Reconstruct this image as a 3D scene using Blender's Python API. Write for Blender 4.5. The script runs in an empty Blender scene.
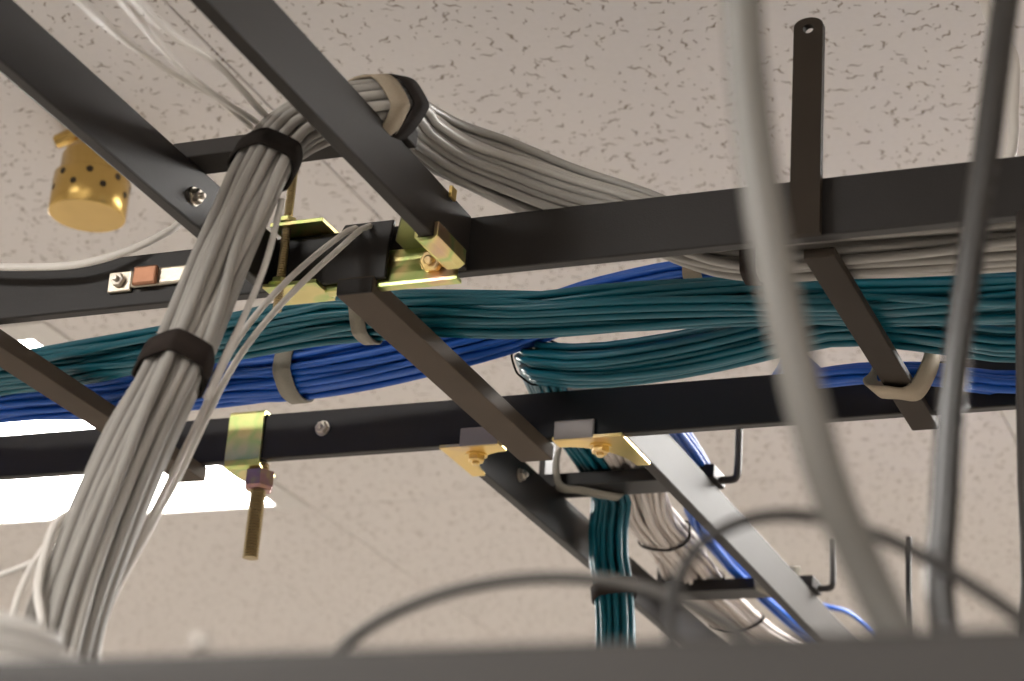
import bpy, bmesh, math, random
import numpy as np
from mathutils import Vector, Matrix

# ------------------------------------------------------------------ basics
CZ = 2.0                                   # camera height above the floor
F_PX, YAW, PITCH, ROLL = 2185.6, math.radians(-23.556), math.radians(22.377), math.radians(4.326)
_fw = np.array([math.sin(YAW)*math.cos(PITCH), math.cos(YAW)*math.cos(PITCH), math.sin(PITCH)])
_r0 = np.array([math.cos(YAW), -math.sin(YAW), 0.0]); _u0 = np.cross(_r0, _fw)
_R = math.cos(ROLL)*_r0 + math.sin(ROLL)*_u0
_U = -math.sin(ROLL)*_r0 + math.cos(ROLL)*_u0
scene = bpy.context.scene
COL = scene.collection

def _ray(x, y): return _fw + (x-512)/F_PX*_R - (y-340.5)/F_PX*_U
def atY(x, y, Y):
    d = _ray(x, y); p = d*(Y/d[1]); return np.array([p[0], p[1], p[2]+CZ])
def atZ(x, y, Z):                          # Z above the camera height
    d = _ray(x, y); p = d*(Z/d[2]); return np.array([p[0], p[1], p[2]+CZ])
def V(x, y, z): return np.array([x, y, z+CZ])   # z above the camera height

# ------------------------------------------------------------------ materials
def newmat(name):
    m = bpy.data.materials.new(name); m.use_nodes = True
    nt = m.node_tree; b = nt.nodes['Principled BSDF']
    return m, nt, b
def N(nt, t, **kw):
    n = nt.nodes.new(t)
    for k, v in kw.items(): setattr(n, k, v)
    return n
def plain(name, col, rough=.5, metal=0., noise=.08, scale=60., bump=0., spec=.5, bscale=None, sheen=0.):
    m, nt, b = newmat(name)
    tc = N(nt, 'ShaderNodeTexCoord'); no = N(nt, 'ShaderNodeTexNoise')
    no.inputs['Scale'].default_value = scale; no.inputs['Detail'].default_value = 4
    nt.links.new(tc.outputs['Object'], no.inputs['Vector'])
    mx = N(nt, 'ShaderNodeMixRGB')
    mx.inputs[1].default_value = (*[c*(1-noise) for c in col], 1); mx.inputs[2].default_value = (*[min(1, c*(1+noise)) for c in col], 1)
    nt.links.new(no.outputs['Fac'], mx.inputs[0]); nt.links.new(mx.outputs[0], b.inputs['Base Color'])
    b.inputs['Roughness'].default_value = rough; b.inputs['Metallic'].default_value = metal
    b.inputs['Specular IOR Level'].default_value = spec
    if sheen: b.inputs['Sheen Weight'].default_value = sheen
    if bump:
        n2 = N(nt, 'ShaderNodeTexNoise'); n2.inputs['Scale'].default_value = bscale or scale*4
        nt.links.new(tc.outputs['Object'], n2.inputs['Vector'])
        bp = N(nt, 'ShaderNodeBump'); bp.inputs['Strength'].default_value = bump; bp.inputs['Distance'].default_value = .0005
        nt.links.new(n2.outputs['Fac'], bp.inputs['Height']); nt.links.new(bp.outputs[0], b.inputs['Normal'])
    return m

def ramp_mat(name, stops, rough, metal, scale, bump=0.):
    m, nt, b = newmat(name)
    tc = N(nt, 'ShaderNodeTexCoord'); no = N(nt, 'ShaderNodeTexNoise')
    no.inputs['Scale'].default_value = scale; no.inputs['Detail'].default_value = 2
    nt.links.new(tc.outputs['Object'], no.inputs['Vector'])
    cr = N(nt, 'ShaderNodeValToRGB'); e = cr.color_ramp.elements
    while len(e) < len(stops): e.new(.5)
    for k, (p, c) in enumerate(stops): e[k].position = p; e[k].color = (*c, 1)
    nt.links.new(no.outputs['Fac'], cr.inputs[0]); nt.links.new(cr.outputs[0], b.inputs['Base Color'])
    b.inputs['Roughness'].default_value = rough; b.inputs['Metallic'].default_value = metal
    return m

M = {}
M['black'] = plain('black_powder_coat', (.013, .0108, .0098), .46, 0, .1, 40, .25, .32, 900)
M['black_semi'] = plain('dark_grey_paint', (.024, .0202, .0175), .58, 0, .1, 30, .25, .24, 900)
M['rung'] = plain('brown_black_paint', (.038, .0300, .0235), .62, 0, .1, 30, .25, .07, 900)
M['rung_brown'] = plain('mid_brown_rung', (.082, .064, .049), .62, 0, .1, 30, .25, .07, 900)  # browner tone for the flat rungs at left
M['zinc_dark'] = plain('olive_zinc', (.20, .21, .11), .42, .85)
M['rackgrey'] = plain('grey_rack_paint', (.031, .0275, .025), .55, 0, .08, 30)
M['post'] = plain('dark_steel', (.03, .026, .024), .5, .2)
M['grey'] = plain('grey_cable_jacket', (.32, .305, .282), .42, 0, .06, 30, .05)
M['grey_b'] = plain('light_grey_cable_jacket', (.41, .39, .36), .42, 0, .06, 30)
M['arc'] = plain('mid_grey_cable_jacket', (.10, .093, .085), .5)
M['tab'] = plain('dull_zinc', (.30, .265, .25), .5, .6)
M['grey_d'] = plain('pale_grey_cable_jacket', (.165, .157, .142), .45, 0, .06, 30)
M['green'] = plain('teal_cable_jacket', (.003, .105, .148), .33, 0, .15, 20)
M['blue'] = plain('blue_cable_jacket', (.006, .088, .43), .38, 0, .12, 20)
M['beige'] = plain('off_white_cable_jacket', (.62, .56, .515), .5, 0, .06, 30)
M['white'] = plain('white_cable_jacket', (.72, .69, .65), .42, 0, .04, 30)
M['velcro'] = plain('black_loop_fabric', (.017, .013, .011), .92, 0, .35, 900, .6, .2)
M['velcro_b'] = plain('brown_loop_fabric', (.026, .019, .016), .92, 0, .35, 900, .6, .2)
M['velcro_g'] = plain('grey_loop_fabric', (.27, .25, .21), .9, 0, .15, 900, .6, .2)
M['velcro_t'] = plain('tan_loop_fabric', (.36, .30, .225), .9, 0, .15, 900, .6, .2)
M['zinc'] = ramp_mat('yellow_zinc', [(.30, (.72, .62, .25)), (.45, (.78, .68, .30)), (.53, (.50, .62, .22)), (.60, (.75, .62, .28)), (.70, (.70, .45, .32))], .30, .95, 26)
M['zinc_b'] = ramp_mat('orange_zinc', [(.30, (.85, .60, .18)), (.55, (.85, .62, .24)), (.72, (.70, .50, .30))], .28, .95, 22)
M['zinc_n'] = ramp_mat('purple_brown_zinc', [(.35, (.42, .25, .18)), (.5, (.45, .25, .26)), (.65, (.55, .42, .22))], .35, .9, 60)
M['rod'] = ramp_mat('bronze_zinc', [(.35, (.36, .28, .15)), (.6, (.44, .35, .20))], .45, .85, 50)
M['brass'] = plain('brass', (.62, .42, .14), .24, 1., .12, 50, .12, .5, 700)
M['brass_d'] = plain('brass_bore', (.03, .018, .006), .6, .3)
M['steel'] = plain('nickel_steel', (.55, .50, .44), .3, 1., .1, 80)
M['tin'] = plain('tinned_copper', (.62, .56, .46), .35, .9, .2, 120, .3)
M['copper'] = plain('bare_copper', (.33, .16, .095), .42, .8, .2, 150)
M['wall'] = plain('wall_paint', (.62, .595, .565), .8, 0, .03, 8)
M['ink'] = plain('dark_ink', (.02, .02, .025), .6)
M['trim'] = plain('white_enamel', (.62, .60, .57), .4)

def mat_floor():
    m, nt, b = newmat('vinyl_floor_tile')
    tc = N(nt, 'ShaderNodeTexCoord'); br = N(nt, 'ShaderNodeTexBrick')
    br.offset = 0; br.inputs['Scale'].default_value = 1
    br.inputs['Brick Width'].default_value = .6; br.inputs['Row Height'].default_value = .6
    br.inputs['Mortar Size'].default_value = .003
    br.inputs['Color1'].default_value = (.47, .435, .40, 1); br.inputs['Color2'].default_value = (.44, .41, .375, 1)
    br.inputs['Mortar'].default_value = (.2, .18, .16, 1)
    nt.links.new(tc.outputs['Object'], br.inputs['Vector']); nt.links.new(br.outputs[0], b.inputs['Base Color'])
    b.inputs['Roughness'].default_value = .45
    return m
M['floor'] = mat_floor()

def mat_ceiling():
    m, nt, b = newmat('fissured_ceiling_tile')
    L = nt.links
    tc = N(nt, 'ShaderNodeTexCoord')
    def noise(scale, detail=2., rough=.5, off=(0, 0, 0), vec=None, stretch=(1, 1, 1), rot=0.):
        mp = N(nt, 'ShaderNodeMapping'); mp.inputs['Location'].default_value = off; mp.inputs['Scale'].default_value = stretch
        mp.inputs['Rotation'].default_value = (0, 0, rot)
        L.new(vec or tc.outputs['Object'], mp.inputs['Vector'])
        n = N(nt, 'ShaderNodeTexNoise'); n.inputs['Scale'].default_value = scale
        n.inputs['Detail'].default_value = detail; n.inputs['Roughness'].default_value = rough
        L.new(mp.outputs[0], n.inputs['Vector']); return n.outputs['Fac']
    def mth(op, a, c=None, d=None):
        n = N(nt, 'ShaderNodeMath', operation=op)
        for i, v in enumerate((a, c, d)):
            if v is None: continue
            if isinstance(v, (int, float)): n.inputs[i].default_value = v
            else: L.new(v, n.inputs[i])
        return n.outputs[0]
    def smooth(v, lo, hi, a, c):
        n = N(nt, 'ShaderNodeMapRange', interpolation_type='SMOOTHSTEP')
        L.new(v, n.inputs['Value'])
        for k, x in (('From Min', lo), ('From Max', hi), ('To Min', a), ('To Max', c)): n.inputs[k].default_value = x
        return n.outputs[0]
    def strokes(scale, off, half, width, keep, wob):
        """short wavy fissures: one stroke of random direction and length in each cell"""
        mp = N(nt, 'ShaderNodeMapping'); mp.inputs['Location'].default_value = off; mp.inputs['Scale'].default_value = (scale, scale, 0)
        L.new(tc.outputs['Object'], mp.inputs['Vector'])
        vo = N(nt, 'ShaderNodeTexVoronoi', voronoi_dimensions='2D'); vo.inputs['Scale'].default_value = 1; vo.inputs['Randomness'].default_value = .9
        L.new(mp.outputs[0], vo.inputs['Vector'])
        sb = N(nt, 'ShaderNodeVectorMath', operation='SUBTRACT'); L.new(mp.outputs[0], sb.inputs[0]); L.new(vo.outputs['Position'], sb.inputs[1])
        xyz = N(nt, 'ShaderNodeSeparateXYZ'); L.new(sb.outputs[0], xyz.inputs[0])
        rgb = N(nt, 'ShaderNodeSeparateColor'); L.new(vo.outputs['Color'], rgb.inputs[0])
        th = mth('MULTIPLY', rgb.outputs[0], math.pi); c, q = mth('COSINE', th), mth('SINE', th)
        u = mth('ADD', mth('MULTIPLY', xyz.outputs[0], c), mth('MULTIPLY', xyz.outputs[1], q))
        v = mth('SUBTRACT', mth('MULTIPLY', xyz.outputs[1], c), mth('MULTIPLY', xyz.outputs[0], q))
        wv = mth('MULTIPLY', mth('SINE', mth('ADD', mth('MULTIPLY', u, 14.), mth('MULTIPLY', rgb.outputs[1], 20.))), wob)
        v = mth('ABSOLUTE', mth('ADD', v, mth('ADD', wv, mth('MULTIPLY', mth('SUBTRACT', noise(scale*5, 2.), .5), wob*3))))
        ln = mth('MULTIPLY', mth('ADD', mth('MULTIPLY', rgb.outputs[2], .75), .25), half)
        rel = mth('DIVIDE', mth('ABSOLUTE', u), ln)
        wd = mth('MULTIPLY', mth('SUBTRACT', 1.15, rel), width)
        m_ = mth('MULTIPLY', mth('LESS_THAN', v, wd), mth('LESS_THAN', rel, 1.))
        return mth('MULTIPLY', m_, mth('LESS_THAN', rgb.outputs[1], keep))
    s1 = strokes(41, (.3, .1, 0), .46, .050, .60, .055)
    s2 = strokes(58, (13.2, 5.7, 0), .42, .052, .45, .06)
    s3 = strokes(85, (3.1, 25.7, 0), .16, .085, .30, .02)
    fis = mth('MAXIMUM', mth('MAXIMUM', s1, s2), s3)
    base = N(nt, 'ShaderNodeMixRGB'); base.inputs[1].default_value = (.64, .61, .585, 1); base.inputs[2].default_value = (.72, .69, .665, 1)
    L.new(noise(140, 5, .7), base.inputs[0])
    mx = N(nt, 'ShaderNodeMixRGB'); mx.inputs[2].default_value = (.20, .155, .115, 1)
    L.new(mth('MULTIPLY', fis, .85), mx.inputs[0]); L.new(base.outputs[0], mx.inputs[1])
    L.new(mx.outputs[0], b.inputs['Base Color'])
    b.inputs['Roughness'].default_value = .95; b.inputs['Specular IOR Level'].default_value = .15
    bp = N(nt, 'ShaderNodeBump'); bp.inputs['Strength'].default_value = .5; bp.inputs['Distance'].default_value = .002
    L.new(mth('SUBTRACT', mth('MULTIPLY', noise(220, 4, .7), .4), fis), bp.inputs['Height']); L.new(bp.outputs[0], b.inputs['Normal'])
    return m
M['ceiling'] = mat_ceiling()

def mat_emit(name, col, s):
    m, nt, b = newmat(name)
    b.inputs['Base Color'].default_value = (.9, .9, .88, 1)
    b.inputs['Emission Color'].default_value = (*col, 1); b.inputs['Emission Strength'].default_value = s
    return m
M['lamp'] = mat_emit('lit_diffuser', (1., .97, .93), 8.0)

# ------------------------------------------------------------------ mesh builder
class MB:
    def __init__(s): s.v = []; s.f = []; s.sm = []
    def add(s, verts, faces, smooth=False):
        o = len(s.v); s.v += [tuple(map(float, p)) for p in verts]
        s.f += [tuple(i+o for i in f) for f in faces]; s.sm += [smooth]*len(faces)
    def from_bm(s, bm, smooth=False):
        bm.verts.index_update()
        s.add([v.co[:] for v in bm.verts], [[v.index for v in f.verts] for f in bm.faces], smooth); bm.free()
    # axes: origin o, directions X,Y,Z with extents
    def box(s, x0, x1, y0, y1, z0, z1, bev=0., mat=None, seg=2):
        bm = bmesh.new()
        vs = [bm.verts.new((x, y, z)) for x in (x0, x1) for y in (y0, y1) for z in (z0, z1)]
        for f in ((0, 1, 3, 2), (4, 6, 7, 5), (0, 4, 5, 1), (2, 3, 7, 6), (0, 2, 6, 4), (1, 5, 7, 3)): bm.faces.new([vs[i] for i in f])
        bmesh.ops.recalc_face_normals(bm, faces=bm.faces)
        if bev: bmesh.ops.bevel(bm, geom=list(bm.edges), offset=bev, segments=seg, affect='EDGES', profile=.5)
        if mat is not None: bmesh.ops.transform(bm, matrix=mat, verts=bm.verts)
        s.from_bm(bm)
    def prism(s, poly, z0, z1, bev=0., mat=None):           # polygon in xy, extruded in z
        bm = bmesh.new()
        a = [bm.verts.new((x, y, z0)) for x, y in poly]
        f = bm.faces.new(a)
        r = bmesh.ops.extrude_face_region(bm, geom=[f])
        bmesh.ops.translate(bm, vec=(0, 0, z1-z0), verts=[g for g in r['geom'] if isinstance(g, bmesh.types.BMVert)])
        bmesh.ops.recalc_face_normals(bm, faces=bm.faces)
        if bev: bmesh.ops.bevel(bm, geom=list(bm.edges), offset=bev, segments=2, affect='EDGES', profile=.5)
        if mat is not None: bmesh.ops.transform(bm, matrix=mat, verts=bm.verts)
        s.from_bm(bm)
    def lathe(s, prof, n=32, mat=None, smooth=True, cap=True):   # profile of (r, z)
        mat = mat or Matrix()
        vs = []
        for r, z in prof:
            for k in range(n):
                a = 2*math.pi*k/n; vs.append((mat @ Vector((r*math.cos(a), r*math.sin(a), z)))[:])
        fs = []
        for i in range(len(prof)-1):
            for k in range(n): fs.append((i*n+k, i*n+(k+1) % n, (i+1)*n+(k+1) % n, (i+1)*n+k))
        s.add(vs, fs, smooth)
        if cap:
            o = len(s.v)-len(vs)
            s.f.append(tuple(o+k for k in range(n))[::-1]); s.sm.append(False)
            e = o+(len(prof)-1)*n
            s.f.append(tuple(e+k for k in range(n))); s.sm.append(False)
    def tube(s, P, r, n=8, cap=True):
        P = np.asarray(P, float); T = np.gradient(P, axis=0); T /= np.linalg.norm(T, axis=1)[:, None]
        up = np.array([0, 0, 1.]) if abs(T[0][2]) < .9 else np.array([0, 1., 0])
        a = np.cross(T[0], up); a /= np.linalg.norm(a)
        vs = []; rr = np.broadcast_to(r, (len(P),))
        for i in range(len(P)):
            a = a-T[i]*(a@T[i]); a /= np.linalg.norm(a); b = np.cross(T[i], a)
            for k in range(n):
                t = 2*math.pi*k/n; vs.append(P[i]+rr[i]*(math.cos(t)*a+math.sin(t)*b))
        fs = [(i*n+k, i*n+(k+1) % n, (i+1)*n+(k+1) % n, (i+1)*n+k) for i in range(len(P)-1) for k in range(n)]
        o = len(s.v); s.add(vs, fs, True)
        if cap:
            s.f.append(tuple(o+k for k in range(n))[::-1]); s.sm.append(False)
            e = o+(len(P)-1)*n; s.f.append(tuple(e+k for k in range(n))); s.sm.append(False)

ORG = {}
def tag(o, label=None, cat=None, group=None, kind=None):
    for k, v in (('label', label), ('category', cat), ('group', group), ('kind', kind)):
        if v: o[k] = v
    return o
def thing(name, label, cat, loc, group=None):
    o = bpy.data.objects.new(name, None); COL.objects.link(o); o.empty_display_size = .02
    o.location = tuple(map(float, loc)); ORG[o] = np.array(loc, float)
    return tag(o, label, cat, group)
def obj(name, mb, mat, parent=None, label=None, loc=None):
    me = bpy.data.meshes.new(name)
    if parent is not None: org = ORG[parent]
    else: org = np.array(loc, float) if loc is not None else np.zeros(3)
    vs = (np.asarray(mb.v)-org).tolist()
    me.from_pydata(vs, [], mb.f)
    me.polygons.foreach_set('use_smooth', mb.sm); me.update()
    bm = bmesh.new(); bm.from_mesh(me); bmesh.ops.recalc_face_normals(bm, faces=bm.faces); bm.to_mesh(me); bm.free()
    me.materials.append(M[mat] if isinstance(mat, str) else mat)
    o = bpy.data.objects.new(name, me); COL.objects.link(o)
    if parent is not None: o.parent = parent
    else: o.location = tuple(org.tolist())
    ORG[o] = org
    if label: o['label'] = label
    return o
def struct(name, mb, mat):
    o = obj(name, mb, mat); o['kind'] = 'structure'; return o

def spline(pts, n):
    """centripetal-ish Catmull-Rom resampled to n points"""
    P = np.asarray(pts, float)
    P = np.vstack([2*P[0]-P[1], P, 2*P[-1]-P[-2]])
    seg = []
    for i in range(1, len(P)-2):
        p0, p1, p2, p3 = P[i-1:i+3]
        t0 = 0; t1 = t0+max(1e-6, np.linalg.norm(p1-p0))**.5; t2 = t1+max(1e-6, np.linalg.norm(p2-p1))**.5; t3 = t2+max(1e-6, np.linalg.norm(p3-p2))**.5
        for t in np.linspace(t1, t2, 16, endpoint=False):
            a1 = (t1-t)/(t1-t0)*p0+(t-t0)/(t1-t0)*p1; a2 = (t2-t)/(t2-t1)*p1+(t-t1)/(t2-t1)*p2; a3 = (t3-t)/(t3-t2)*p2+(t-t2)/(t3-t2)*p3
            b1 = (t2-t)/(t2-t0)*a1+(t-t0)/(t2-t0)*a2; b2 = (t3-t)/(t3-t1)*a2+(t-t1)/(t3-t1)*a3
            seg.append((t2-t)/(t2-t1)*b1+(t-t1)/(t2-t1)*b2)
    seg.append(P[-2]); S = np.array(seg)
    d = np.r_[0, np.cumsum(np.linalg.norm(np.diff(S, axis=0), axis=1))]
    u = np.linspace(0, d[-1], n)
    return np.stack([np.interp(u, d, S[:, k]) for k in range(3)], 1)

class Bundle:
    """a tied bundle of separate cables following a centre line; ctrl rows: point, half width, half height"""
    def __init__(s, name, label, group, ctrl, ncab, r, mat, seed, n=90, twist=.8, jit=.25, cable='cable', loc=None, mats=None):
        rnd = random.Random(seed); rs = np.random.RandomState(seed)
        C = spline([c[0] for c in ctrl], n); s.C = C; s.n = n; s.r = r
        cp = np.array([np.argmin(np.linalg.norm(C-np.array(c[0]), axis=1)) for c in ctrl], float)
        cp = np.maximum.accumulate(cp+np.arange(len(cp))*1e-3)
        W = np.interp(np.arange(n), cp, [c[1] for c in ctrl]); H = np.interp(np.arange(n), cp, [c[2] for c in ctrl])
        k = np.array([1, 2, 3, 2, 1.])/9
        W = np.convolve(np.pad(W, 2, 'edge'), k, 'valid'); H = np.convolve(np.pad(H, 2, 'edge'), k, 'valid')
        T = np.gradient(C, axis=0); T /= np.linalg.norm(T, axis=1)[:, None]
        a = np.cross(T[0], [0, 0, 1.]); a /= np.linalg.norm(a); A = []; B = []
        for i in range(n):
            a = a-T[i]*(a@T[i]); a /= np.linalg.norm(a); A.append(a); B.append(np.cross(a, T[i]))
        s.A, s.B, s.T = np.array(A), np.array(B), T
        root = thing(name, label, 'cable bundle', C[n//2] if loc is None else loc, group); s.root = root
        base = []
        for i in range(ncab):
            rr = math.sqrt((i+.5)/ncab); th = i*2.39996+rs.uniform(-.2, .2); base.append((rr*math.cos(th), rr*math.sin(th)))
        s.off = []
        tt = np.linspace(0, 1, n)
        for i, (bx, by) in enumerate(base):
            ph = twist*(tt-.5)+.35*np.sin(2*math.pi*(tt*rs.uniform(.6, 1.6)+rs.rand()))*rs.uniform(.3, 1)
            x = bx*np.cos(ph)-by*np.sin(ph); y = bx*np.sin(ph)+by*np.cos(ph)
            for q in range(2):
                fr = rs.uniform(1.5, 4.5); x = x+jit*.5*np.sin(2*math.pi*(fr*tt+rs.rand())); y = y+jit*.5*np.sin(2*math.pi*(fr*tt+rs.rand()))
            l = np.sqrt(x*x+y*y); k2 = np.where(l > 1, 1/np.maximum(l, 1e-6), 1); x, y = x*k2, y*k2
            ox = x*np.maximum(W-r, 0); oy = y*np.maximum(H-r, 0)
            s.off.append((ox, oy))
        # push overlapping cables apart section by section
        X = np.array([o[0] for o in s.off]); Y = np.array([o[1] for o in s.off])
        for it in range(14):
            dx = X[:, None]-X[None]; dy = Y[:, None]-Y[None]; d = np.sqrt(dx*dx+dy*dy)+1e-9
            ov = np.maximum(0, 2*r*.96-d); ov[np.arange(ncab), np.arange(ncab)] = 0
            X = X+(.35*ov*dx/d).sum(1); Y = Y+(.35*ov*dy/d).sum(1)
            kk = np.array([1, 2, 1.])/4
            X = np.apply_along_axis(lambda v: np.convolve(np.pad(v, 1, 'edge'), kk, 'valid'), 1, X)
            Y = np.apply_along_axis(lambda v: np.convolve(np.pad(v, 1, 'edge'), kk, 'valid'), 1, Y)
        s.X, s.Y = X, Y
        for i in range(ncab):
            P = C+s.A*X[i][:, None]+s.B*Y[i][:, None]
            mb = MB(); mb.tube(P, r, 8)
            obj(cable, mb, mats[i % len(mats)] if mats else mat, root)
    def strap(s, at, width, mat, name='hook_and_loop_strap', thick=.0016, label=None, slant=0., tail=0., slack=0.):
        """strap round the bundle nearest the point at"""
        D_ = s.C-np.array([0, 0, CZ]); zc = D_ @ _fw; qx, qy = D_ @ _R/zc, D_ @ _U/zc
        d_ = np.array(at)-np.array([0, 0, CZ]); za = d_ @ _fw
        i0 = int(np.argmin(np.hypot(qx-d_ @ _R/za, qy-d_ @ _U/za)+.02*np.linalg.norm(s.C-np.array(at), axis=1))); i0 = min(max(i0, 2), s.n-3)
        step = np.linalg.norm(s.C[i0+1]-s.C[i0-1])/2
        K = 96; th = np.linspace(0, 2*math.pi, K, endpoint=False)
        span = np.arange(max(0, i0-2), min(s.n, i0+3))
        h = np.max([[np.max(s.X[:, j]*math.cos(t)+s.Y[:, j]*math.sin(t)) for t in th] for j in span], axis=0)+s.r+.0006+slack
        h = (np.roll(h, 2)+2*np.roll(h, 1)+3*h+2*np.roll(h, -1)+np.roll(h, -2))/9
        hp = (np.roll(h, -1)-np.roll(h, 1))/(2*(2*math.pi/K))
        hx = h*np.cos(th)-hp*np.sin(th); hy = h*np.sin(th)+hp*np.cos(th)
        mb = MB(); vs = []
        rows = [(-.5, 0), (-.5, 1), (.5, 1), (.5, 0)]
        for w, o in rows:
            for k in range(K):
                sc = 1+(thick/ max(1e-4, math.hypot(hx[k], hy[k])))*o
                c = s.C[i0]+s.T[i0]*(w*width+slant*hx[k])
                vs.append(c+s.A[i0]*hx[k]*sc+s.B[i0]*hy[k]*sc)
        fs = []
        for q in range(4):
            for k in range(K): fs.append((q*K+k, q*K+(k+1) % K, ((q+1) % 4)*K+(k+1) % K, ((q+1) % 4)*K+k))
        mb.add(vs, fs, True)
        return obj(name, mb, mat, s.root, label)

# ------------------------------------------------------------------ room
HC = 1.0                                    # ceiling height above the camera
X0, X1, Y0, Y1 = -4.2, 3.4, -3.0, 7.2
TX, TY = 1.064, .727                        # ceiling tile size
lights = []                                 # cells taken by the ceiling lights
def rowx(j): return -1.515 if j >= 0 else -.983
LIGHT_CELLS = {(-1, 0), (1, 0), (-1, -4), (1, -6), (-1, 4), (1, 4)}  # the two behind the viewer are unseen, added to light the near faces
mb = MB()
cells = {}
j0 = math.floor((Y0-2.043)/TY); j1 = math.ceil((Y1-2.043)/TY)
for j in range(j0, j1):
    ya, yb = max(Y0, 2.043+j*TY), min(Y1, 2.043+(j+1)*TY)
    off = -1.515 if j >= 0 else -.983
    i0 = math.floor((X0-off)/TX); i1 = math.ceil((X1-off)/TX)
    for i in range(i0, i1):
        xa, xb = max(X0, off+i*TX), min(X1, off+(i+1)*TX)
        if xb-xa < .01 or yb-ya < .01: continue
        if (i, j) in LIGHT_CELLS: cells[(i, j)] = (xa, xb, ya, yb); continue
        g = .0009
        mb.box(xa+g, xb-g, ya+g, yb-g, CZ+HC, CZ+HC+.016, .0012, seg=1)
mb.box(X0, X1, Y0, Y1, CZ+HC+.09, CZ+HC+.12)
struct('ceiling', mb, 'ceiling')
mb = MB(); mb.box(X0, X1, Y0, Y1, -.1, 0); struct('floor', mb, 'floor')
for nm, b in (('wall_left', (X0-.1, X0, Y0, Y1)), ('wall_right', (X1, X1+.1, Y0, Y1)), ('wall_back', (X0-.1, X1+.1, Y1, Y1+.1)), ('wall_front', (X0-.1, X1+.1, Y0-.1, Y0))):
    mb = MB(); mb.box(*b, 0, CZ+HC+.12); struct(nm, mb, 'wall')

LLAB = {(-1, 0): 'bright ceiling light panel glowing behind the left end of the ladder rack',
        (1, 0): 'recessed fluorescent ceiling light panel to the right, level with the bright left one',
        (-1, -4): 'unseen ceiling light panel added behind the viewer at left to brighten the near rail', (1, -6): 'unseen ceiling light panel added behind the viewer at right for weaker front light',
        (-1, 4): 'recessed fluorescent ceiling light panel at the far left end of the room', (1, 4): 'recessed fluorescent ceiling light panel at the far right end of the room'}
for c, (xa, xb, ya, yb) in cells.items():
    t = thing('ceiling_light', LLAB[c], 'ceiling light', ((xa+xb)/2, (ya+yb)/2, CZ+HC), 'recessed ceiling lights')
    g = .002; w = .05; z = CZ+HC
    fr = MB()
    for a in ((xa+g, xa+w, ya+g, yb-g), (xb-w, xb-g, ya+g, yb-g), (xa+w, xb-w, ya+g, ya+w), (xa+w, xb-w, yb-.022, yb-g)):
        fr.box(*a, z-.002, z+.016, .001, seg=1)
    obj('frame', fr, 'trim', t)
    hs = MB(); hs.box(xa+.01, xb-.01, ya+.01, yb-.01, z+.07, z+.085); obj('housing', hs, 'trim', t)
    d = MB(); d.box(xa+w-.004, xb-w+.004, ya+w-.004, yb-.018, z+.004, z+.010); obj('diffuser', d, 'lamp', t)

# ------------------------------------------------------------------ ladder racks
YN, YF, ZB, ZT, ST = 1.168, 1.473, .576, .615, .0095      # near/far stringer faces, bottom, top, thickness
rack = thing('cable_ladder', 'long black cable ladder running left to right, carrying the teal and blue bundles', 'cable ladder', V(-.5, 1.32, ZB))
mb = MB(); mb.box(-1.75, .75, YN, YN+ST, ZB+CZ, ZT+CZ, .0012); near = obj('stringer', mb, 'black', rack)
mb = MB(); mb.box(-1.75, .75, YF, YF+ST, ZB+CZ, ZT+CZ, .0012); far = obj('stringer', mb, 'black', rack)
BT = ZB-.0005
def rung_bar(x0, x1, thick, ya, yb):
    b = MB(); b.box(x0, x1, ya, yb, BT-thick+CZ, BT+CZ, .0008); return b
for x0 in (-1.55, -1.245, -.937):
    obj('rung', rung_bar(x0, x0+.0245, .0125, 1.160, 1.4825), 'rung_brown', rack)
# rung with the square end plate over the splice
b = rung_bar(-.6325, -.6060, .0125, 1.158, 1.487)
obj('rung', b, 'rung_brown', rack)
b = MB(); b.prism([(-.6455, .5735), (-.5985, .5735), (-.5985, .596), (-.596, .6150), (-.632, .6150), (-.6445, .592)], -.0035, 0, .0008,
                  Matrix(((1, 0, 0, 0), (0, 0, 1, 1.1622), (0, 1, 0, CZ), (0, 0, 0, 1))))
b.box(-.6325, -.6065, 1.1575, 1.1622, .5632+CZ, .5745+CZ, .0008)
obj('end_plate', b, 'black', rack)
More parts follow.
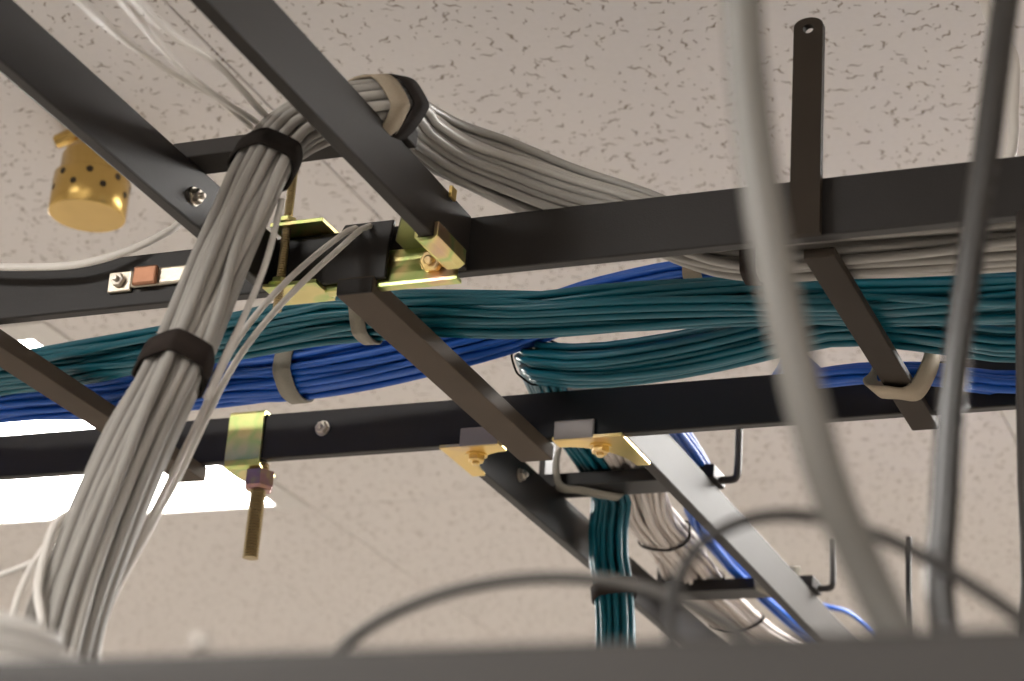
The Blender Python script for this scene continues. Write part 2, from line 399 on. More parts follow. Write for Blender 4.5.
# L shaped rungs with the tall upright
def l_rung(x0, x1):
    b = MB(); b.box(x0+.002, x1+.003, 1.184, 1.492, BT-.0065+CZ, BT+CZ, .0008); r_ = obj('rung', b, 'rung', rack)
    u = MB(); w = x1-x0; zt = .7235; K = 14; hole = .0034
    # rounded top with a hole: strip between outline and hole ring, then the straight shaft
    cx, cz = (x0+x1)/2, zt-w/2
    out = [(cx+w/2*math.cos(a), cz+w/2*.62*math.sin(a)+w*.19) for a in np.linspace(0, math.pi, K+1)]
    out += [(x0, .5735)]
    bm = bmesh.new()
    ring = [(cx+hole*math.cos(a), cz+w*.08+hole*math.sin(a)) for a in np.linspace(0, 2*math.pi, 16, endpoint=False)]
    poly = out + [(x1, .5735)]
    yv0, yv1 = 1.1575, 1.1635
    import mathutils
    def tess(y):
        vv = [Vector((p[0], p[1], 0)) for p in poly]; rv = [Vector((p[0], p[1], 0)) for p in ring]
        tri = mathutils.geometry.tessellate_polygon([vv, rv]); return vv+rv, tri
    allv, tri = tess(0)
    A_ = [bm.verts.new((p.x, yv0, p.y+CZ)) for p in allv]; B_ = [bm.verts.new((p.x, yv1, p.y+CZ)) for p in allv]
    for t3 in tri:
        bm.faces.new([A_[i] for i in t3]); bm.faces.new([B_[i] for i in reversed(t3)])
    n1 = len(poly)
    for a0, cnt in ((0, n1), (n1, len(ring))):
        for k in range(cnt):
            i, j = a0+k, a0+(k+1) % cnt; bm.faces.new([A_[i], A_[j], B_[j], B_[i]])
    bmesh.ops.recalc_face_normals(bm, faces=bm.faces)
    u.from_bm(bm)
    obj('upright', u, 'rung', rack)
l_rung(-.3280, -.3092)
for x0 in (-.012, .30, .61): obj('rung', rung_bar(x0, x0+.0245, .0125, 1.160, 1.4825), 'rung', rack)

def hexbolt(mb, c, axis, R_, h, washer=True, dome=False, n=6):
    """hex head whose base is at c and which points along axis"""
    z = Vector(axis).normalized(); q = z.to_track_quat('Z', 'Y').to_matrix().to_4x4()
    m = Matrix.Translation(Vector(c)) @ q
    if washer: mb.lathe([(R_*1.25, 0), (R_*1.25, .001)], 20, m, False)
    mb.lathe([(R_, .001), (R_, h*.85), (R_*.86, h)], n, m, False)
    if dome: mb.lathe([(R_*.45, h), (R_*.45, h+.002), (R_*.3, h+.003)], 14, m, False)
b = MB(); hexbolt(b, V(-.8032, YF, .5985), (0, -1, 0), .0052, .005, dome=True); obj('bolt', b, 'steel', rack, 'small nickel hex bolt')

def narrow_ladder(name, label, ya, yb, bars, grp):
    t = thing(name, label, 'cable ladder', V(-.62, (ya+yb)/2, ZB), grp)
    L = MB(); L.box(-.6955, -.6865, ya, yb, ZB+CZ, ZT+CZ, .0012); obj('stringer', L, 'black', t)
    R2 = MB(); R2.box(-.5535, -.5440, ya, yb, ZB+CZ, ZT+CZ, .0012); obj('stringer', R2, 'black_semi', t)
    return t
nl = narrow_ladder('cable_ladder', 'narrow black cable ladder at upper left, joined to the near side of the long ladder', .15, YN-.0005, (), 'narrow cable ladders')
b = MB(); b.box(-.700, -.540, 1.046, 1.071, ZT+.0005+CZ, ZT+.012+CZ, .001); obj('rung', b, 'black_semi', nl)
b = MB(); b.box(-.700, -.540, .38, .405, ZT+.0005+CZ, ZT+.012+CZ, .001); obj('rung', b, 'black_semi', nl)
b = MB(); hexbolt(b, V(-.6865, 1.058, .5935), (1, 0, 0), .0050, .005, dome=True); obj('bolt', b, 'steel', nl, 'small nickel bolt')
fl = narrow_ladder('cable_ladder', 'narrow black cable ladder at lower right, running away beyond the long ladder', YF+ST+.0005, 2.9, (), 'narrow cable ladders')
for yb in (1.724, 2.056, 2.386):
    b = MB(); b.box(-.7065, -.5400, yb-.034, yb, ZT+.0005+CZ, ZT+.0125+CZ, .001); obj('rung', b, 'black', fl)
    u = MB(); u.box(-.7065, -.7005, yb-.0225, yb, ZT+.0125+CZ, .667+CZ, .0008); obj('upright', u, 'post', fl)
    yc = yb-.012
    u = MB(); u.tube(spline([V(-.546, yc, .6195), V(-.536, yc, .6195), V(-.5285, yc, .6200), V(-.5262, yc, .6225), V(-.5255, yc, .630), V(-.5255, yc, .650), V(-.5255, yc, .670)], 40), .0034, 12)
    obj('upright', u, 'post', fl)
b = MB(); hexbolt(b, V(-.6865, 1.612, .599), (1, 0, 0), .0048, .005, dome=True); obj('bolt', b, 'steel', fl, 'small nickel bolt')

# ------------------------------------------------------------------ zinc brackets, clamps and studs
def threads(mb, c, r, z0, z1, pitch=.0024):
    prof = []; z = z0
    while z < z1-pitch:
        prof += [(r, z), (r*.74, z+pitch*.5)]; z += pitch
    prof += [(r, z), (r*.8, z1)]
    prof = [(r*.75, z0-.0006)] + prof
    mb.lathe(prof, 20, Matrix.Translation(Vector((c[0], c[1], 0))), False)

def clamp(label, x0, x1, yface, zt, zb, rod, rodr, rz0, rz1, nutz, back):
    t = thing('hanger_clamp', label, 'clamp', V((x0+x1)/2, yface, zb), 'yellow zinc hanger clamps')
    p = MB(); th = .003
    ys = yface-.0005
    # C shaped strap section in the yz plane, extruded along x
    s_ = [(back, zt+th), (ys, zt+th), (ys-th, zt), (ys-th, zb), (ys, zb-th), (back, zb-th), (back, zb), (ys, zb), (ys, zt), (back, zt)]
    s_ = [(back, zt+th), (ys-.001, zt+th), (ys-th, zt+.001), (ys-th, zb+.004), (ys-th+.0012, zb-.001), (ys+.002, zb-th), (back, zb-th), (back, zb-.0003), (ys+.001, zb-.0003), (ys-.0002, zb+.002), (ys-.0002, zt+.0003), (back, zt+.0003)]
    m = Matrix(((0, 0, 1, 0), (1, 0, 0, 0), (0, 1, 0, CZ), (0, 0, 0, 1)))
    p.prism(s_, x0, x1, .0005, m)
    obj('strap', p, 'zinc', t)
    nb = MB(); hexbolt(nb, V(rod[0], rod[1], nutz), (0, 0, -1), .0128, .0165, False); obj('nut', nb, 'zinc_n', t, 'purplish brown hex nut')
    rb = MB(); threads(rb, rod, rodr, rz0+CZ, rz1+CZ); obj('threaded_rod', rb, 'rod', t)
    return t
clamp('yellow zinc hanger clamp on the far rail, with fat nut and down-pointing threaded rod', -.8895, -.8570, YF, ZT, ZB-.0045, (-.8610, 1.4815), .0068, .4945, .5755, ZB-.0079, 1.4990)

# near splice: gold channel hugging the lower half of the near rail
sp = thing('splice_bracket', 'long yellow zinc splice channel along the near rail behind the black end plate', 'bracket', V(-.62, YN, ZB))
p = MB()
s_ = [(1.1675-(1.1675-y)*.4, z) for y, z in [(1.1675, .596), (1.1645, .5965), (1.1625, .592), (1.1640, .588), (1.1625, .584), (1.1580, .578), (1.1560, .5715), (1.1565, .569), (1.1760, .569), (1.1760, .5715), (1.1600, .5725), (1.1655, .582), (1.1675, .586)]]
p.prism(s_, -.644, -.549, .0004, Matrix(((0, 0, 1, 0), (1, 0, 0, 0), (0, 1, 0, CZ), (0, 0, 0, 1))))
obj('channel', p, 'zinc', sp)
b = MB(); hexbolt(b, V(-.5665, 1.1640, .583), (0, -1, -.25), .0075, .008, True, True); obj('bolt', b, 'zinc_b', sp)
g = MB(); g.prism([(-.5535, 1.095), (-.5535, 1.166), (-.590, 1.166), (-.590, 1.152), (-.5565, 1.095)], .5955+CZ, .598+CZ, .0004)
obj('gusset', g, 'zinc_dark', sp)
# stud and hook clamp by the left narrow rail
st = thing('hanger_clamp', 'yellow zinc hanger clamp with a thin threaded stud, half hidden by the grey bundle', 'clamp', V(-.69, 1.155, ZB), 'yellow zinc hanger clamps')
p = MB()
s_ = [(1.151, ZT+.0006), (1.1782, ZT+.0006), (1.1782, .5738), (1.151, .5738), (1.151, .5708), (1.1812, .5708), (1.1812, ZT+.0036), (1.151, ZT+.0036)]
p.prism(s_, -.6845, -.645, .0004, Matrix(((0, 0, 1, 0), (1, 0, 0, 0), (0, 1, 0, CZ), (0, 0, 0, 1))))
obj('strap', p, 'zinc', st)
b = MB(); threads(b, (-.6745, 1.1565), .0032, .556+CZ, .69+CZ, .0018); obj('threaded_rod', b, 'rod', st)
b = MB(); hexbolt(b, V(-.6745, 1.1565, ZT+.0036), (0, 0, 1), .0062, .005); obj('nut', b, 'zinc', st)
b = MB(); hexbolt(b, V(-.6745, 1.1565, .5738), (0, 0, 1), .0062, .005); obj('nut', b, 'zinc', st)

# saddle clip round the end of the narrow ladder's right rail
sd = thing('saddle_clip', 'yellow zinc saddle clip cupping the end of the upper narrow ladder', 'bracket', V(-.5487, 1.14, ZB))
a0, a1, z0, z1, th = -.5537, -.5438, ZB-.0003, .603, .0028
z1 = .5855
U_ = [(a0-.0003, z0+.012), (a0-.0003-th, z0+.012), (a0-.0003-th, z0), (a0+.001, z0-th), (a1-.001, z0-th), (a1+.0003+th, z0), (a1+.0003+th, z1), (a1+.0003, z1), (a1+.0003, z0), (a0-.0003, z0)]
p = MB(); p.prism(U_, 1.112, YN-.0115, .0004, Matrix(((1, 0, 0, 0), (0, 0, 1, 0), (0, 1, 0, CZ), (0, 0, 0, 1))))
obj('saddle', p, 'zinc', sd)
p = MB(); p.box(a1+.0003, a1+.0026, 1.128, 1.136, .6105+CZ, .6185+CZ, .0005)
obj('tab', p, 'zinc_b', sd)

def corner(label, xr, sgn, wid, mat_tab):
    """corner bracket under the far rail and a narrow-ladder rail whose outer side is at xr"""
    t = thing('corner_bracket', label, 'bracket', V(xr+sgn*.02, YF+ST, ZB), 'yellow zinc corner brackets')
    p = MB(); th = .0028; z0 = ZB-.0006-th
    arc = [(xr+sgn*(.011+(wid-.011)*(1-math.sin(a))), YF+ST+.003+.052*(1-math.cos(a))) for a in np.linspace(0, math.pi/2, 9)]
    p.prism([(xr, YF-.004), (xr+sgn*wid, YF-.004)]+arc+[(xr, YF+ST+.055)], z0+CZ, z0+th+CZ, .0004)
    obj('plate', p, 'zinc_b', t)
    xs = sorted((xr+sgn*(wid-.034), xr+sgn*(wid-.001)))
    f_ = MB(); f_.box(xs[0], xs[1], YF-.0045, YF-.0012, z0+CZ, ZB+.0125+CZ, .0012); obj('tab', f_, mat_tab, t, 'pale steel tab')
    h = MB(); hexbolt(h, V(xr+sgn*.024, YF+ST+.006, z0), (0, 0, -1), .0070, .006, True, True); obj('bolt', h, 'zinc_b', t)
corner('yellow zinc corner bracket on the far rail, left rail of the lower narrow ladder', -.6960, 1, .051, 'tab')
corner('yellow zinc corner bracket on the far rail, right rail of the lower narrow ladder', -.5437, -1, .057, 'tab')

# ground lug on the near rail
lg = thing('ground_lug', 'small tinned ground lug with a copper band screwed to the near rail at left', 'ground lug', V(-.79, YN, .595))
b = MB(); b.box(-.8155, -.797, YN-.0035, YN-.0003, .5865+CZ, .6015+CZ, .0008); b.box(-.797, -.752, YN-.0042, YN-.0003, .5885+CZ, .6015+CZ, .0015); obj('plate', b, 'tin', lg)
b = MB(); b.box(-.7935, -.7745, YN-.0085, YN-.0044, .588+CZ, .602+CZ, .0015); obj('copper_band', b, 'copper', lg)
b = MB(); hexbolt(b, V(-.806, YN-.0035, .594), (0, -1, 0), .0050, .0042, False, True); obj('bolt', b, 'steel', lg)

# ------------------------------------------------------------------ brass nozzle on the ceiling
nz = thing('gas_nozzle', 'brass gas discharge nozzle with two rows of small holes hanging from the ceiling', 'nozzle', V(-1.1672, 1.6145, HC))
cx, cy = -1.1672, 1.6145; mt = Matrix.Translation(Vector((cx, cy, CZ)))
b = MB(); b.lathe([(.0368, .8985), (.0378, .8995), (.0378, .9385), (.0370, .9395)], 40, mt, True); ob = obj('perforated_cup', b, 'brass', nz)
for row, z in ((0, .9195), (1, .9325)):
    for k in range(8):
        a = 2*math.pi*(k+.5*row)/8+.12
        q = Vector((math.cos(a), math.sin(a), 0)); m = Matrix.Translation(Vector((cx, cy, z+CZ))+q*.0374) @ q.to_track_quat('Z', 'Y').to_matrix().to_4x4()
        hb = MB(); hb.lathe([(.0034, -.001), (.0034, .0006)], 12, m, False)
        obj('hole', hb, 'brass_d', nz)
b = MB(); b.lathe([(.0345, .9390), (.0348, .9402), (.0332, .9425), (.0330, .960), (.030, .9665), (.0240, .9695), (.0215, .974)], 40, mt, True); obj('collar', b, 'brass', nz)
b = MB(); b.lathe([(.0215, .972), (.0215, .984), (.019, .986)], 6, mt, False); b.lathe([(.0125, .984), (.0125, 1.012)], 20, mt, True); obj('neck', b, 'brass', nz)
b = MB(); b.lathe([(.0072, -.014), (.0080, -.006), (.0080, .008), (.0055, .013)], 10, Matrix.Translation(Vector(atY(69, 137, 1.612))) @ Matrix.Rotation(math.radians(75), 4, 'Y'), False); obj('plug', b, 'brass', nz)

# ------------------------------------------------------------------ cable bundles on the ladder
RC = .0027
# grey bundle
gp = [(V(.70, 1.236, .593), .034, .0160), (V(.25, 1.236, .593), .034, .0160), (V(-.05, 1.236, .593), .034, .0160), (V(-.20, 1.236, .593), .034, .0160), (V(-.30, 1.229, .5935), .028, .0165), (V(-.385, 1.222, .598), .023, .018),
      (atY(640, 220, 1.214), .018, .020), (atY(560, 196, 1.208), .016, .025), (atY(500, 172, 1.185), .016, .025), (atY(450, 152, 1.145), .017, .022), (atY(410, 125, 1.095), .018, .018),
      (V(-.5480, 1.040, .6305), .018, .0155), (V(-.573, 1.022, .620), .019, .0165), (atY(287, 134, 1.005), .019, .017), (atY(267, 160, .995), .0190, .016), (atY(225, 250, .975), .0185, .017), (atY(180, 360, .95), .0165, .016), (atY(130, 465, .92), .019, .018), (atY(88, 565, .89), .0185, .017), (atY(62, 645, .87), .015, .015), (V(-.592, .845, .15), .015, .015), (V(-.590, .84, .077), .015, .015)]
G = Bundle('cable_bundle', 'thick bundle of grey cables dropping over the narrow ladder and down to the lower left', 'tied cable bundles', gp, 28, .0031, 'grey', 4, n=170, twist=1.2, jit=.22, mats=['grey', 'grey', 'grey_b', 'grey'])
G.strap(atY(264, 167, .994), .0125, 'velcro', label='black hook and loop strap')
G.strap(atY(177, 367, .948), .0150, 'velcro_b', label='dark brown hook and loop strap')
G.strap(atY(386, 107, 1.070), .0150, 'velcro', label='black hook and loop strap')
G.strap(atY(366, 95, 1.04), .0120, 'velcro_t', label='tan hook and loop strap', slant=.3)
G.strap(V(-.366, 1.217, .597), .010, 'velcro_b')

# upper teal bundle
tp = [(V(-1.70, 1.345, .602), .03, .013), (V(-1.25, 1.335, .602), .03, .013), (atZ(0, 376, .600), .026, .010), (atZ(100, 358, .600), .024, .0125), (atZ(225, 337, .600), .022, .0155), (atZ(340, 318, .602), .021, .0165), (atZ(420, 315, .601), .021, .0145), (atZ(520, 316, .598), .020, .0155), (atZ(640, 308, .598), .020, .017), (atZ(750, 302, .600), .020, .0165), (atZ(900, 299, .598), .020, .018), (V(-.2, 1.335, .598), .022, .017), (V(.15, 1.335, .598), .022, .017), (V(.70, 1.335, .60), .022, .017)]
T1 = Bundle('cable_bundle', 'upper bundle of dark teal cables running the whole length of the long ladder', 'tied cable bundles', tp, 30, RC, 'green', 11, n=150, twist=1.3, jit=.5)
T1.strap(atZ(366, 318, .601), .011, 'velcro_g', label='grey strap')

# lower teal bundle that loops over the far rail and drops
lp = [(V(.70, 1.41, .597), .02, .015), (V(.15, 1.41, .597), .02, .016), (atZ(1024, 340, .597), .020, .015), (atZ(960, 333, .600), .019, .0145), (atZ(900, 325, .605), .019, .014), (atZ(850, 321, .607), .019, .014), (atZ(800, 328, .605), .020, .0155), (atZ(730, 345, .600), .021, .0180), (atZ(650, 360, .598), .021, .019), (atZ(590, 366, .602), .021, .018), (V(-.586, 1.405, .610), .020, .0165), (V(-.600, 1.435, .625), .020, .014), (V(-.616, 1.475, .638), .022, .012), (V(-.632, 1.545, .640), .024, .010), (V(-.648, 1.630, .642), .024, .0105), (V(-.6565, 1.710, .642), .023, .011), (V(-.6555, 1.752, .625), .022, .012), (atY(607, 545, 1.762), .022, .013), (atY(614, 596, 1.762), .0185, .013), (atY(616, 645, 1.762), .0185, .013), (V(-.636, 1.748, .30), .016, .013), (V(-.63, 1.748, -.8), .016, .013), (V(-.63, 1.748, -1.99), .016, .013)]
T2 = Bundle('cable_bundle', 'lower teal cable bundle looping over the far rail and hanging down at lower right', 'tied cable bundles', lp, 28, RC, 'green', 23, n=150, twist=.6, jit=.34)
T2.strap(atY(614, 596, 1.762), .013, 'velcro_b', label='dark brown hook and loop strap')
T2.strap(V(-.598, 1.428, .622), .004, 'velcro', name='cable_tie', label='thin black cable tie')

# blue bundle
bp_ = [(V(-1.70, 1.41, .604), .03, .016), (V(-1.25, 1.40, .604), .030, .0165), (atZ(0, 399, .603), .026, .0175), (atZ(110, 393, .603), .025, .018), (atZ(225, 379, .603), .022, .0205), (atZ(290, 374, .604), .021, .0200), (atZ(370, 362, .608), .022, .0205), (atZ(440, 347, .618), .022, .018), (atZ(510, 330, .632), .022, .0145), (atZ(600, 300, .640), .021, .011), (atZ(690, 281, .640), .021, .0105), (atZ(790, 272, .640), .021, .0105), (V(-.25, 1.30, .640), .02, .011), (V(.10, 1.30, .636), .02, .011), (V(.70, 1.29, .630), .02, .011)]
B1 = Bundle('cable_bundle', 'thick blue cable bundle on the left half of the long ladder, crossing the teal ones', 'tied cable bundles', bp_, 38, RC, 'blue', 31, n=150, twist=.9, jit=.42)
B1.strap(atZ(289, 375, .604), .0145, 'velcro_g', label='grey hook and loop strap')
B1.strap(atZ(692, 281, .640), .0135, 'velcro_t', label='pale tan hook and loop strap')

# second blue bundle along the far rail
b2 = [(V(.70, 1.452, .592), .017, .014), (V(.10, 1.452, .592), .017, .014), (atZ(1012, 384, .592), .015, .0125), (atZ(926, 374, .592), .013, .0095), (atZ(850, 374, .594), .012, .008), (V(-.390, 1.450, .600), .012, .008), (V(-.408, 1.468, .624), .012, .008), (V(-.424, 1.498, .620), .012, .008), (V(-.45, 1.505, .606), .012, .008), (V(-.505, 1.508, .606), .012, .008), (V(-.532, 1.530, .620), .011, .008), (atZ(692, 450, .634), .010, .008), (atZ(704, 470, .634), .009, .008), (V(-.567, 1.745, .640), .010, .008), (atZ(694, 510, .636), .011, .008), (atZ(722, 552, .636), .011, .0085), (atZ(752, 583, .638), .011, .0085), (atZ(788, 616, .630), .011, .0085), (V(-.612, 2.40, .640), .011, .0085), (V(-.61, 2.8, .640), .011, .0085)]
B2 = Bundle('cable_bundle', 'thin blue cable bundle on the far rail at right, turning into the lower narrow ladder', 'tied cable bundles', b2, 9, RC, 'blue', 37, n=130, twist=.5, jit=.25)

# off-white bundle in the lower narrow ladder
wp = [(V(-.598, 1.512, .628), .022, .009), (V(-.603, 1.56, .636), .028, .0095), (V(-.611, 1.64, .640), .030, .0095), (V(-.622, 1.715, .640), .027, .0105), (atZ(648, 512, .633), .026, .0115), (atZ(660, 530, .631), .022, .0125), (atZ(682, 558, .632), .029, .0125), (atZ(700, 585, .640), .031, .0105), (atZ(722, 606, .639), .032, .0105), (atZ(750, 630, .636), .030, .0105), (V(-.655, 2.40, .640), .028, .0105), (V(-.65, 2.8, .640), .028, .0105)]
W1 = Bundle('cable_bundle', 'bundle of off-white cables lying in the lower narrow ladder between teal and blue', 'tied cable bundles', wp, 26, .0029, 'beige', 41, n=90, twist=.5, jit=.15)
W1.strap(atZ(662, 533, .631), .005, 'velcro', name='cable_tie', label='black cable tie')
W1.strap(atZ(694, 578, .638), .005, 'velcro', name='cable_tie', label='black cable tie')
W1.strap(atZ(736, 620, .637), .005, 'velcro', name='cable_tie', label='black cable tie')

# ------------------------------------------------------------------ loose straps round the rungs
def ribbon(P, wdir, width, thick=.0015):
    P = np.asarray(P, float); w = np.asarray(wdir, float)
    if w.ndim == 1: w = np.tile(w, (len(P), 1))
    w = w/np.linalg.norm(w, axis=1)[:, None]
    T = np.gradient(P, axis=0); nrm = np.cross(T, w); nrm /= np.linalg.norm(nrm, axis=1)[:, None]
    vs = []
    for i in range(len(P)):
        for a, b in ((-.5, -.5), (.5, -.5), (.5, .5), (-.5, .5)): vs.append(P[i]+w[i]*a*width+nrm[i]*b*thick)
    fs = [(i*4+k, i*4+(k+1) % 4, (i+1)*4+(k+1) % 4, (i+1)*4+k) for i in range(len(P)-1) for k in range(4)]
    n = len(P)-1; fs += [(0, 3, 2, 1), (n*4, n*4+1, n*4+2, n*4+3)]
    mb = MB(); mb.add(vs, fs, True); return mb
def loose_strap(label, pts, wdir, width, mat, n=40):
    P = spline(pts, n); mb = ribbon(P, wdir, width)
    o = obj('hook_and_loop_strap', mb, mat, None, loc=P[0]); return tag(o, label, 'strap', 'loose hook and loop straps')
# tan strap looped round the L-shaped rung and the blue cables behind it
loose_strap('tan strap looped around the rung with the tall upright and the blue cables',
            [V(-.2985, 1.428, .612), V(-.2955, 1.420, .600), V(-.2985, 1.416, .584), V(-.3085, 1.412, .5665), V(-.322, 1.407, .5665), V(-.3335, 1.404, .5672), V(-.3375, 1.410, .574), V(-.337, 1.43, .588), V(-.335, 1.44, .604)],
            (.12, 1, .05), .028, 'velcro_t')
loose_strap('grey hook and loop strap slung under the first rung of the lower narrow ladder',
            [V(-.684, 1.690, .650), V(-.684, 1.686, .632), V(-.680, 1.688, .6145), V(-.664, 1.698, .6133), V(-.645, 1.716, .6133), V(-.636, 1.7275, .616), V(-.635, 1.729, .632)],
            (-.6, .8, .0), .018, 'velcro_g')
loose_strap('grey hook and loop strap slung under the second rung of the lower narrow ladder',
            [V(-.572, 2.062, .650), V(-.573, 2.062, .632), V(-.574, 2.058, .6140), V(-.582, 2.038, .6130), V(-.590, 2.020, .616), V(-.590, 2.017, .632)],
            (1, .25, 0), .016, 'velcro_g')

# ------------------------------------------------------------------ loose single cables
def wire(label, pts, r, mat, n=60, group='loose white wires', name='wire', cat='wire', sides=8):
    P = spline(pts, n); mb = MB(); mb.tube(P, r, sides)
    o = obj(name, mb, mat, None, loc=P[0]); return tag(o, label, cat, group)
wire('upper of two white wires slanting from the end plate to the grey bundle', [V(-.640, 1.23, .622), atY(356, 228, 1.158), atY(335, 240, 1.135), atY(290, 278, 1.09), atY(255, 316, 1.05), atY(228, 356, 1.01), atY(206, 405, .985), atY(176, 468, .955), atY(140, 540, .92), atY(92, 640, .89), V(-.565, .86, .15)], .0020, 'white')
wire('lower of two white wires slanting from the end plate to the grey bundle', [V(-.632, 1.23, .622), atY(368, 226, 1.155), atY(338, 250, 1.132), atY(300, 285, 1.095), atY(262, 326, 1.05), atY(232, 368, 1.015), atY(208, 415, .985), atY(180, 474, .96), atY(148, 533, .925), atY(100, 636, .89), V(-.555, .86, .15)], .0020, 'white')
wire('white wire running down close against the right side of the grey bundle', [atY(282, 200, .998), atY(266, 262, .985), atY(247, 310, .975), atY(228, 350, .965), atY(206, 398, .955)], .0019, 'white')
wire('white wire curving down on the left side of the grey bundle near its foot', [atY(95, 500, .920), atY(60, 520, .895), atY(46, 550, .875), atY(38, 590, .86), atY(41, 640, .85), V(-.615, .84, .15)], .0024, 'white')
wire('thin white wire fanning out left of the grey bundle foot', [atY(44, 548, .875), atY(26, 578, .86), atY(14, 612, .85), atY(12, 650, .84), V(-.64, .83, .15)], .0018, 'white')
wire('white wire crossing from the left edge to the grey bundle foot', [atY(-120, 606, .86), atY(-30, 584, .87), atY(10, 572, .875), atY(40, 560, .88)], .0019, 'white')
wire('white wire crossing in front of the near rail at the left edge', [atY(-150, 262, 1.15), atY(-40, 266, 1.15), atY(30, 267, 1.15), atY(80, 264, 1.152), atY(130, 250, 1.158), atY(168, 232, 1.168), atY(195, 215, 1.185), V(-.72, 1.23, .65)], .0029, 'white')
wire('lowest white wire curving from the top left into the grey bundle top', [atY(40, -40, .60), atY(85, 5, .68), atY(130, 44, .78), atY(180, 78, .87), atY(215, 97, .93), atY(250, 126, 1.0), atY(262, 138, 1.03)], .0018, 'white')
wire('middle white wire curving from the top left into the grey bundle top', [atY(90, -40, .60), atY(120, -4, .68), atY(160, 45, .78), atY(192, 78, .87), atY(225, 102, .93), atY(256, 122, 1.0), atY(270, 135, 1.03)], .0018, 'white')
wire('uppermost white wire curving from the top left into the grey bundle top', [atY(105, -40, .60), atY(138, 2, .68), atY(175, 36, .78), atY(212, 60, .87), atY(238, 86, .93), atY(266, 116, 1.0), atY(280, 130, 1.03)], .0021, 'white')
mb = MB(); mb.tube(spline([V(-.61, 2.17, .640), V(-.585, 2.18, .646), atZ(828, 607, .642), atZ(845, 611, .640), atZ(862, 622, .634), V(-.540, 2.36, .632), V(-.56, 2.5, .632), V(-.60, 2.58, .638)], 60), RC, 8)
obj('cable', mb, 'blue', B2.root)

# ------------------------------------------------------------------ foreground: equipment rack and its loose cables
rk = thing('equipment_rack', 'blurred grey-brown equipment rack top bar along the bottom edge of the picture', 'rack', (-.19, .62, 0))
ZR = .1272
b = MB(); b.box(-.80, .42, .45, .475, .072+CZ, ZR+CZ, .003); obj('top_bar', b, 'rackgrey', rk)
b = MB(); b.box(-.80, .42, .9, .925, .03+CZ, .085+CZ, .003); obj('top_bar', b, 'rackgrey', rk)
b = MB(); b.box(-.80, .42, .475, .9, .068+CZ, .073+CZ, .001); obj('top_panel', b, 'rackgrey', rk)
for x in (-.80, .38):
    for y in (.4475, .8975):
        b = MB(); b.box(x, x+.04, y+.0025, y+.0275, .0, .0725+CZ, .002); obj('post', b, 'rackgrey', rk)
b = MB(); b.lathe([(.0024, 0), (.0024, .0020), (.0014, .0032)], 16, Matrix.Translation(Vector(atY(200, 645, .455))+Vector((0, 0, -.0008))), True); obj('screw', b, 'white', rk, 'pale screw head')
# white coil
co = MB(); rnd = random.Random(5)
P = []; cxx, cyy, zz = -.450, .585, .078+CZ
for layer in range(19):
    rad = .049+.0030*(layer % 3)-.0014*max(0, layer-12)
    for k in range(36):
        a = 2*math.pi*k/36; f_ = k/36
        P.append((cxx+(rad+.0012*math.sin(a*2+layer))*math.cos(a), cyy+(rad)*math.sin(a), zz+.0050*(layer+f_)+.0012*math.sin(a+layer*1.3)))
co.tube(P, .0033, 8)
tag(obj('cable_coil', co, plain('bright_white_jacket', (.86, .845, .82), .4, 0, .03), None, loc=(cxx, cyy, zz)), 'blurred coil of white cable lying behind the rack bar at lower left', 'cable coil')
# thick hanging cables
wire('thick blurred pale grey cable hanging close in front, right of the middle', [V(-.165, .47, .92), V(-.156, .47, .60), V(-.1515, .47, .42), atY(742, -10, .47), atY(752, 120, .47), atY(775, 270, .47), atY(800, 380, .472), atY(830, 490, .478), atY(862, 562, .485), atY(893, 628, .49), V(-.095, .495, .105), V(-.085, .50, .08)], .0052, 'grey_d', 90, 'cables hanging in front', 'cable', 'cable', 16)
rc = thing('cable', 'shiny grey cable with small printed marks hanging down near the right edge', 'cable', atY(944, 628, .66), 'cables hanging in front')
Pr = spline([V(-.040, .66, .92), V(-.052, .66, .62), atY(1019, -60, .66), atY(1006, 0, .66), atY(988, 140, .66), atY(969, 268, .66), atY(953, 388, .66), atY(945, 500, .66), atY(944, 628, .66), V(-.098, .66, .085)], 110)
b = MB(); b.tube(Pr, .0047, 16); obj('jacket', b, plain('gloss_grey_jacket', (.030, .028, .026), .25, 0, .05, 30, 0, .5), rc)
for i in range(len(Pr)-1):
    if i < 58: continue
    for k in range(2):
        p = Pr[i]+(Pr[i+1]-Pr[i])*(k/2)
        if rnd.random() < .45: continue
        s_ = _R*.80-_fw*.60; q = p+s_*.0046
        t_ = (Pr[i+1]-Pr[i]); t_ /= np.linalg.norm(t_); w_ = np.cross(t_, s_)
        L_ = .0011; h_ = .0006*rnd.uniform(.6, 1.2)
        vs = [q+t_*a*L_*1.1+w_*c*h_*1.5+s_*e for e in (-.0005, .0002) for a, c in ((-1, -1), (1, -1), (1, 1), (-1, 1))]
        ink = MB(); ink.add(vs, [(0, 3, 2, 1), (4, 5, 6, 7), (0, 1, 5, 4), (1, 2, 6, 5), (2, 3, 7, 6), (3, 0, 4, 7)])
        obj('printed_marking', ink, 'ink', rc)
wire('dark cable hanging from the near rail at the right edge of the picture', [atY(1023, 214, 1.171), atY(1024, 230, 1.166), atY(1023, 330, 1.162), atY(1025, 480, 1.160), atY(1028, 600, 1.158), V(-.2235, 1.155, 0), V(-.2235, 1.155, -1.0), V(-.2235, 1.155, -1.99)], .0043, plain('dark_jacket', (.035, .028, .025), .5), 90, 'cables hanging in front', 'cable', 'cable', 12)
wire('short white cable coming down from the ceiling behind the right end of the near rail', [V(-.232, 1.30, 1.0), V(-.2325, 1.29, .80), atY(1014, 60, 1.24), atY(1013, 110, 1.235), atY(1012, 150, 1.235), V(-.2315, 1.233, .60)], .0036, 'white', 30, None, 'cable', 'cable', 12)
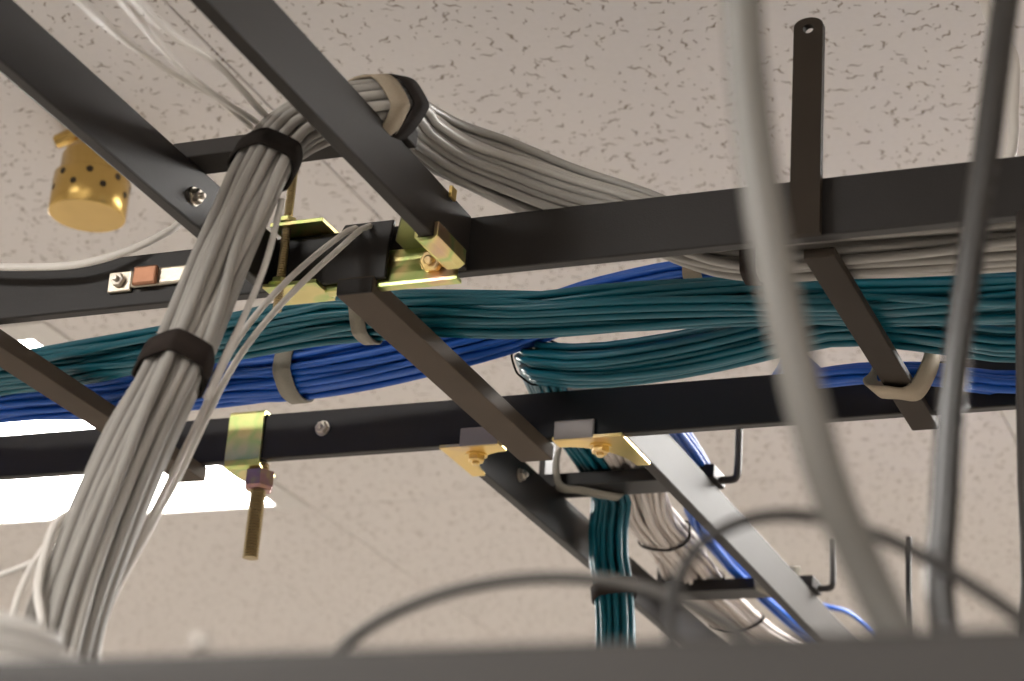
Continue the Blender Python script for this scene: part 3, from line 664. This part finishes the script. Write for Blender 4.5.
# arcs of thin cable standing up behind the rack bar
wire('thin blurred grey cable arching up behind the rack bar, left of the two arcs', [V(-.31, .60, .0765), atY(330, 668, .60), atY(362, 632, .60), atY(430, 598, .60), atY(510, 580, .60), atY(590, 579, .60), atY(650, 590, .60), atY(705, 612, .60), atY(750, 648, .60), V(-.165, .60, .0765)], .0021, 'arc', 70, 'thin arching cables', 'cable', 'cable', 10)
wire('thin blurred grey cable arching up behind the rack bar, right of the two arcs', [V(-.20, .56, .0765), atY(672, 660, .56), atY(672, 600, .56), atY(700, 545, .56), atY(750, 519, .56), atY(815, 517, .56), atY(890, 540, .56), atY(960, 578, .56), atY(1020, 618, .56), atY(1060, 650, .56), V(-.05, .56, .0765)], .0020, 'rackgrey', 70, 'thin arching cables', 'cable', 'cable', 10)
# slim steel rod far right
ro = MB(); ro.box(-.4210, -.4160, 1.898, 1.9035, 0, .6215+CZ, .001)
tag(obj('metal_rod', ro, 'post', None, loc=(-.4185, 1.90, 0)), 'slim dark metal rod standing upright beyond the rack, right of the thick pale cable', 'rod')

# ------------------------------------------------------------------ camera, view
cam = bpy.data.cameras.new('camera'); co_ = bpy.data.objects.new('camera', cam); COL.objects.link(co_)
cam.sensor_width = 36; cam.sensor_fit = 'HORIZONTAL'; cam.lens = F_PX*36/1024; cam.clip_start = .01
m3 = Matrix((tuple(_R), tuple(_U), tuple(-_fw))).transposed()
co_.matrix_world = Matrix.Translation(Vector((0, 0, CZ))) @ m3.to_4x4()
cam.dof.use_dof = True; cam.dof.focus_distance = 1.50; cam.dof.aperture_fstop = cam.lens/7.5
scene.camera = co_
w = bpy.data.worlds.new('world'); scene.world = w; w.use_nodes = True
w.node_tree.nodes['Background'].inputs[0].default_value = (.5, .46, .42, 1); w.node_tree.nodes['Background'].inputs[1].default_value = .3
scene.view_settings.view_transform = 'Standard'; scene.view_settings.look = 'None'
scene.view_settings.exposure = 2.02; scene.view_settings.gamma = 1.0; scene.view_settings.use_curve_mapping = False
scene.cycles.use_denoising = True
scene.cycles.max_bounces = 12; scene.cycles.diffuse_bounces = 8; scene.cycles.sample_clamp_indirect = 6
